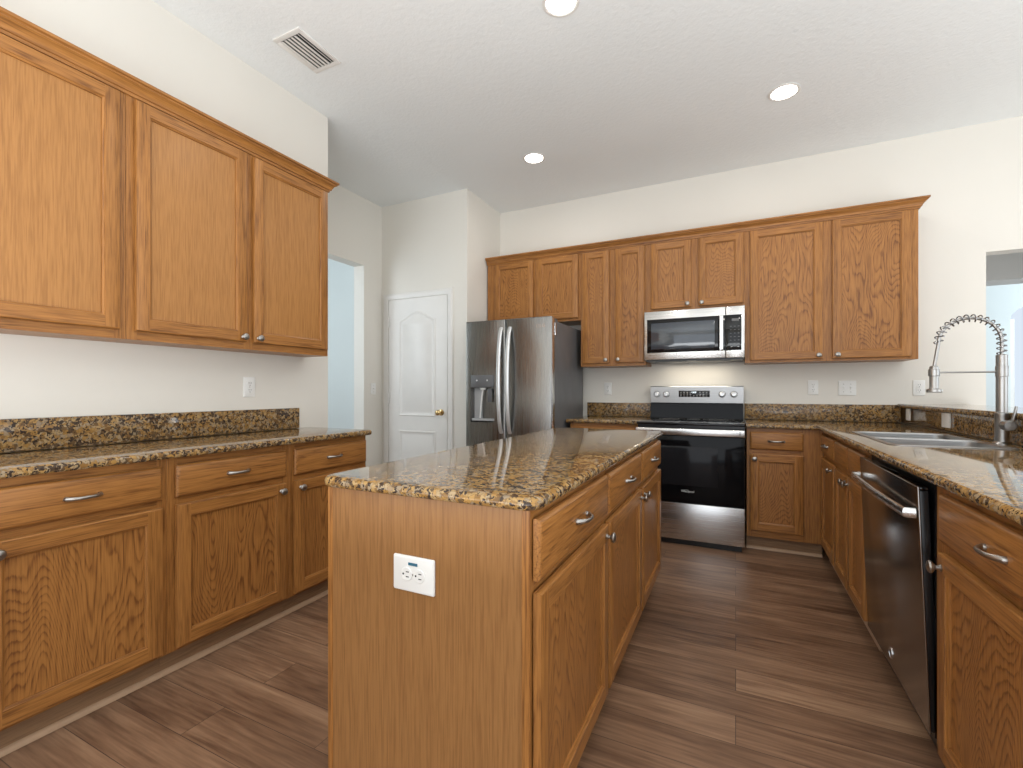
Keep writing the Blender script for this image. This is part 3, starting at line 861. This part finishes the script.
fd = b2.build('freezer_door', M['dark_steel'], fr, True)
b = MB(); b.box(xs_ + .003, xr, 0, .07, .09, 1.745, .008, 0, 3); rd = b.build('fresh_food_door', M['dark_steel'], fr)
b = MB(); b.box(xr - .0055, xr + .0012, .008, .066, .10, 1.737, .001); b.build('edge_glint', M['silver'], rd)  # silver strip stands in for the light glinting on the door edge
b = MB(); b.box(dx0 + .004, dx1 - .004, -.006, .02, dz1 - .105, dz1, .004); dp = b.build('dispenser_panel', M['case'], fd)
b = MB()
for q in (-1, 1): b.lathe([(.007, 0), (.007, .002), (.002, .0025)], ((dx0 + dx1) / 2 + q * .05, -.006, dz1 - .045), '-y', 12)
b.build('buttons', M['mark'], dp)
b = MB(); b.box(dx0 + .012, dx0 + .09, .044, .054, dz0 + .03, dz1 - .11, .002); b.box(dx0 + .01, dx1 - .01, .004, .054, dz0 + .012, dz0 + .03, .002)
b.build('drip_tray', M['liner'], fd)
b = MB(); b.tube([(dx0 + .105, .03, dz1 - .115), (dx0 + .098, .022, dz1 - .19), (dx0 + .085, .014, dz0 + .035)], [.008, .007, .006], 10); b.lathe([(.022, 0), (.03, .02)], (dx0 + .11, .025, dz1 - .128), 'z', 16)
b.build('dispenser_lever', M['plate'], fd)
b = MB(); b.box(dx1 - .07, dx1 - .03, .01, .016, dz1 - .23, dz1 - .115, .002); b.box(dx1 - .06, dx1 - .04, .016, .05, dz1 - .15, dz1 - .115)
b.build('paddle', M['case'], fd)


def bow(parent, x, z0, z1, out):
    pts = []; n = 26
    for k in range(n + 1):
        t = k / n; q = math.sin(PI * t) ** .55
        pts.append((x, .002 - out * q, z0 + (z1 - z0) * t))
    b = MB(); b.tube(pts, .018, 12, up=(1, 0, 0), flat=.6); return b.build('handle', M['satin'], parent)


bow(fd, xs_ - .040, .80, 1.675, .062); bow(rd, xs_ + .040, .80, 1.675, .062)
b = MB(); b.box(xr - .16, xr - .01, .02, .17, 1.719, 1.742, .006); b.box(xl + .01, xl + .16, .02, .17, 1.719, 1.742, .006); b.build('hinge_cover', M['case'], fr)
b = MB(); b.box(xr - .004, xr + .004, .076, .10, 1.60, 1.70, .002); b.build('hinge_bracket', M['silver'], fr)
lg = text('LG', .034, (xr - .075, -.0006, 1.672), rd, M['silver'])
b = MB(); b.lathe([(.0145, 0), (.0145, .0012), (.0115, .0012), (.0115, 0)], (xr - .117, 0, 1.672), '-y', 20, capped=False); b.build('emblem', M['silver'], rd)
b = MB(); b.box(xl + .02, xr - .02, .06, .10, .012, .085); b.build('grille', M['black'], fr)

# ------------------------------------------------------------------ microwave
mw = empty('microwave', (-.3125, 3.98, 1.400), 0, 'stainless over the range microwave with black glass door', 'microwave')
w2 = .3755
b = MB(); b.box(-w2, w2, .028, .398, .012, .408); b.build('case', M['black'], mw, False)
b = MB()
split = .242
b.box(-w2, split - .0015, 0, .028, .010, .408, .003)
md = b.build('door', M['steel'], mw)
b = MB(); b.box(split + .0015, w2, 0, .028, .010, .408, .003); mc = b.build('control_column', M['steel'], mw)
b = MB(); b.box(-w2 + .022, split - .0015, -.003, .001, .066, .342, .0015); mg = b.build('door_glass', M['glass'], md)
b = MB(); b.box(-w2 + .055, .165, -.0042, -.0028, .095, .310, .0006); b.build('viewing_window', M['window'], mg)
b = MB(); b.box(split + .0015, w2 - .022, -.003, .001, .066, .342, .0015); mp = b.build('control_panel', M['glass'], mc)
b = MB(); b.box(.285, .335, -.0038, -.0028, .292, .312); b.build('display', M['grey'], mp)
b = MB()
for i in range(3):
    for j in range(6): b.box(.272 + i * .028, .284 + i * .028, -.0035, -.0028, .115 + j * .027, .119 + j * .027)
b.build('key_markings', M['grey'], mp)
b = MB()
for x in (.278, .325): b.box(x, x + .012, -.0036, -.0028, .092, .095)
b.build('key_labels', M['mark'], mp)
b = MB(); b.box(.197, .227, -.040, -.026, .068, .340, .006, 0, 3); b.box(.204, .220, -.03, 0, .08, .10, .002); b.box(.204, .220, -.03, 0, .308, .328, .002); b.build('handle', M['silver'], md)
b = MB(); b.box(-w2 + .01, w2 - .01, .03, .39, -.004, .0115); b.box(-.30, -.05, .08, .28, -.008, -.004); b.box(.02, .28, .08, .28, -.008, -.004); b.build('vent_grille', M['black'], mw)
b = MB(); b.box(-.05, .06, .30, .36, -.0055, -.0042); b.build('cooktop_lamp', M['mark'], mw)
hood = area('cooktop_lamp_light', (-.3, 4.235, 1.388), (0, 0, 0), .5, .08, 1.05, (1, .90, .74))

# ------------------------------------------------------------------ range
rg = empty('range', (-.3145, 3.655, 0), 0, 'stainless freestanding electric range with black glass oven door', 'stove')
w2 = .374
b = MB(); b.box(-w2 + .002, w2 - .002, .03, .70, .06, .895); b.box(-w2 + .02, w2 - .02, .03, .66, .001, .06); b.build('body', M['black'], rg, False)
b = MB(); b.box(-w2, w2, .0, .03, .045, .316, .004); b.build('storage_drawer', M['steel'], rg)
b = MB(); b.box(-w2, w2, -.004, .03, .322, .868, .004); od = b.build('oven_door', M['ovenglass'], rg)
b = MB(); b.box(-.235, .20, -.0052, -.0038, .45, .74, .0006); b.build('oven_window', M['ovenwin'], od)
b = MB(); b.box(-w2, w2, -.050, -.030, .824, .874, .005, 0, 3); b.box(-w2 + .01, -w2 + .04, -.034, 0, .835, .862); b.box(w2 - .04, w2 - .01, -.034, 0, .835, .862); b.build('handle', M['steel'], od)
b = MB(); b.box(w2 - .034, w2 - .030, -.0508, -.0498, .835, .863); b.build('handle_mark', M['slot'], od)
text('Whirlpool', .022, (-.005, -.0048, .408), od, M['mark'])
b = MB()
ring = [(.030 * math.cos(2 * PI * k / 30) - .012, -.0046, .410 + .008 * math.sin(2 * PI * k / 30)) for k in range(5, 29)]
b.tube(ring, .0008, 6); b.build('emblem', M['mark'], od)
b = MB(); b.box(-w2 - .001, w2 + .001, -.012, .64, .896, .917, .005, 0, 3); ct = b.build('cooktop', M['glass'], rg)
b = MB()
for x, y, r in ((-.19, .17, .115), (.19, .17, .095), (-.19, .45, .08), (.19, .45, .115), (0, .47, .05)):
    for rr_ in (r, r * .62): b.lathe([(rr_ - .001, .9171), (rr_ - .001, .9175), (rr_ + .001, .9175), (rr_ + .001, .9171)], (x, y, 0), 'z', 36, capped=False)
b.build('burner_rings', M['grey'], ct)
b = MB()
b.loops([[(x, .625, .9), (x, .64, 1.042), (x, .655, 1.046), (x, .648, 1.187), (x, .655, 1.190), (x, .70, 1.190), (x, .70, .9)] for x in (-w2 + .002, w2 - .002)], True, True, True)
bg = b.build('backguard', M['ovenglass'], rg, False)
b = MB(); b.loops([[(x, .6425 - d, 1.048), (x, .6365 - d, 1.186), (x, .641, 1.192), (x, .703, 1.192), (x, .703, 1.048)] for x, d in ((-w2, 0), (w2, 0))], True, True, True)
cp = b.build('control_panel', M['steel_panel'], bg)
b = MB(); b.box(-.134, .116, .634, .645, 1.098, 1.153, .001); ds = b.build('display', M['glass'], cp)
b = MB()
for i in range(9):
    for j in range(3):
        if 3 < i < 6 and j > 0: continue
        b.box(-.122 + i * .026, -.110 + i * .026, .6333, .6341, 1.106 + j * .016, 1.109 + j * .016)
b.build('key_markings', M['mark'], ds)
text('12:05', .018, (-.01, .6335, 1.138), ds, M['digits'], 'clock_digits')
for x in (-.318, -.238, .212, .302):
    k = MB(); k.lathe([(.024, 0), (.024, .004), (.019, .006), (.0175, .026), (.015, .029), (.002, .029)], (x, .6395, 1.122), '-y', 24)
    ko = k.build('knob', M['knob'], cp)
    q = MB(); q.lathe([(.0285, .0), (.0285, .0025), (.0245, .0025)], (x, .6398, 1.122), '-y', 24); q.build('knob_ring', M['grey'], ko)
    g = MB(); g.box(x - .0012, x + .0012, .6395 - .0302, .6395 - .0285, 1.126, 1.137); g.build('pointer', M['slot'], ko)

# ------------------------------------------------------------------ dishwasher: door hangs a little open at the top
dw = empty('dishwasher', (.522, 2.545, 0), PB, 'dark stainless dishwasher built into the peninsula, door slightly ajar', 'dishwasher')
DWW = .735
b = MB(); b.box(.008, DWW - .008, .02, .55, .10, .866); b.build('tub', M['black'], dw, False)
b = MB(); b.box(.004, DWW - .002, .06, .075, .002, .10); b.build('toe_kick', M['black'], dw, False)
b = MB()
# door profile in (y, z), pivoting on its foot
tilt = R(2.2)
b.box(.004, DWW - .004, 0, .006, .0, .748, .0025, 0, 3)
dd = b.build('door', M['dw_steel'], dw); dd.location = (0, 0.006, .11); dd.rotation_euler = (tilt, 0, 0)
b = MB(); b.box(.008, DWW - .008, .0062, .028, .004, .735, .002); b.build('inner_door', M['black'], dd)
b = MB(); b.box(.008, DWW - .008, .0064, .03, .736, .747, .002); b.build('control_strip', M['glass'], dd)
b = MB()
pts = [(.012, -.004, .665)] + [(.016 + (DWW - .032) * k / 16, -.030 - .008 * math.sin(PI * k / 16), .665) for k in range(17)] + [(DWW - .012, -.004, .665)]
b.tube(pts, .016, 12, up=(0, 0, 1), flat=.5); b.build('handle', M['steel'], dd)
b = MB(); b.lathe([(.021, 0), (.021, .0016), (.018, .0022), (.018, .0012), (.002, .0012)], (DWW * .48, 0, .055), '-y', 26); em = b.build('emblem', M['silver'], dd)
text('GE', .020, (DWW * .48, -.0016, .055), em, M['slot'], 'emblem_letters')

# ------------------------------------------------------------------ ceiling lights and vent
for x, y, r, lab in ((.275, 3.378, .088, 'lit recessed ceiling light nearest the microwave end, on the right'),
                     (-1.468, 3.454, .088, 'lit recessed ceiling light above the refrigerator side'),
                     (-.762, 2.125, .088, 'lit recessed ceiling light at the top edge of the view'),
                     (.9, 1.2, .088, 'added recessed ceiling light above the peninsula, unseen outside the view')):  # extra unseen lamp, added for its light
    o = empty('recessed_light', (x, y, CEIL), 0, lab, 'ceiling light', 'recessed ceiling lights')
    b = MB(); b.lathe([(r, -.0005), (r + .002, -.004), (r - .008, -.007), (r - .016, -.004), (r - .016, -.001)], (0, 0, 0), 'z', 36, capped=False); b.build('trim_ring', M['white'], o)
    b = MB(); b.lathe([(r - .017, -.001), (r - .017, -.0045), (.02, -.006), (.001, -.006)], (0, 0, 0), 'z', 32); b.build('lens', M['lens'], o)
    area('recessed_light_beam', (x, y, CEIL - .012), (0, 0, 0), .14, .14, 4, (1, .95, .88), 'DISK')

vt = empty('ceiling_vent', (-2.135, 1.822, CEIL), 0, 'white slatted air vent in the ceiling near the left wall', 'vent')
vx, vy = .10, .145
b = MB()
for x0, x1, y0, y1 in ((-vx, vx, -vy, -vy + .028), (-vx, vx, vy - .028, vy), (-vx, -vx + .028, -vy + .028, vy - .028), (vx - .028, vx, -vy + .028, vy - .028)):
    b.box(x0, x1, y0, y1, -.007, -.0005, .0015)
b.build('frame', M['white'], vt)
b = MB(); b.box(-vx + .02, vx - .02, -vy + .02, vy - .02, -.0012, -.0004); b.build('duct_opening', M['ventdark'], vt)
for i in range(6):
    x = -vx + .04 + i * .0245
    b = MB(); a = R(12) if i < 5 else R(35)
    t = bmesh.new(); bmesh.ops.create_cube(t, size=1); bmesh.ops.transform(t, matrix=Matrix.Translation((x, 0, -.009)) @ Matrix.Rotation(a, 4, 'Y') @ Matrix.Diagonal((.0175, 2 * vy - .058, .0016, 1)), verts=t.verts)
    b.merge(t); b.build('louver', M['white'], vt)
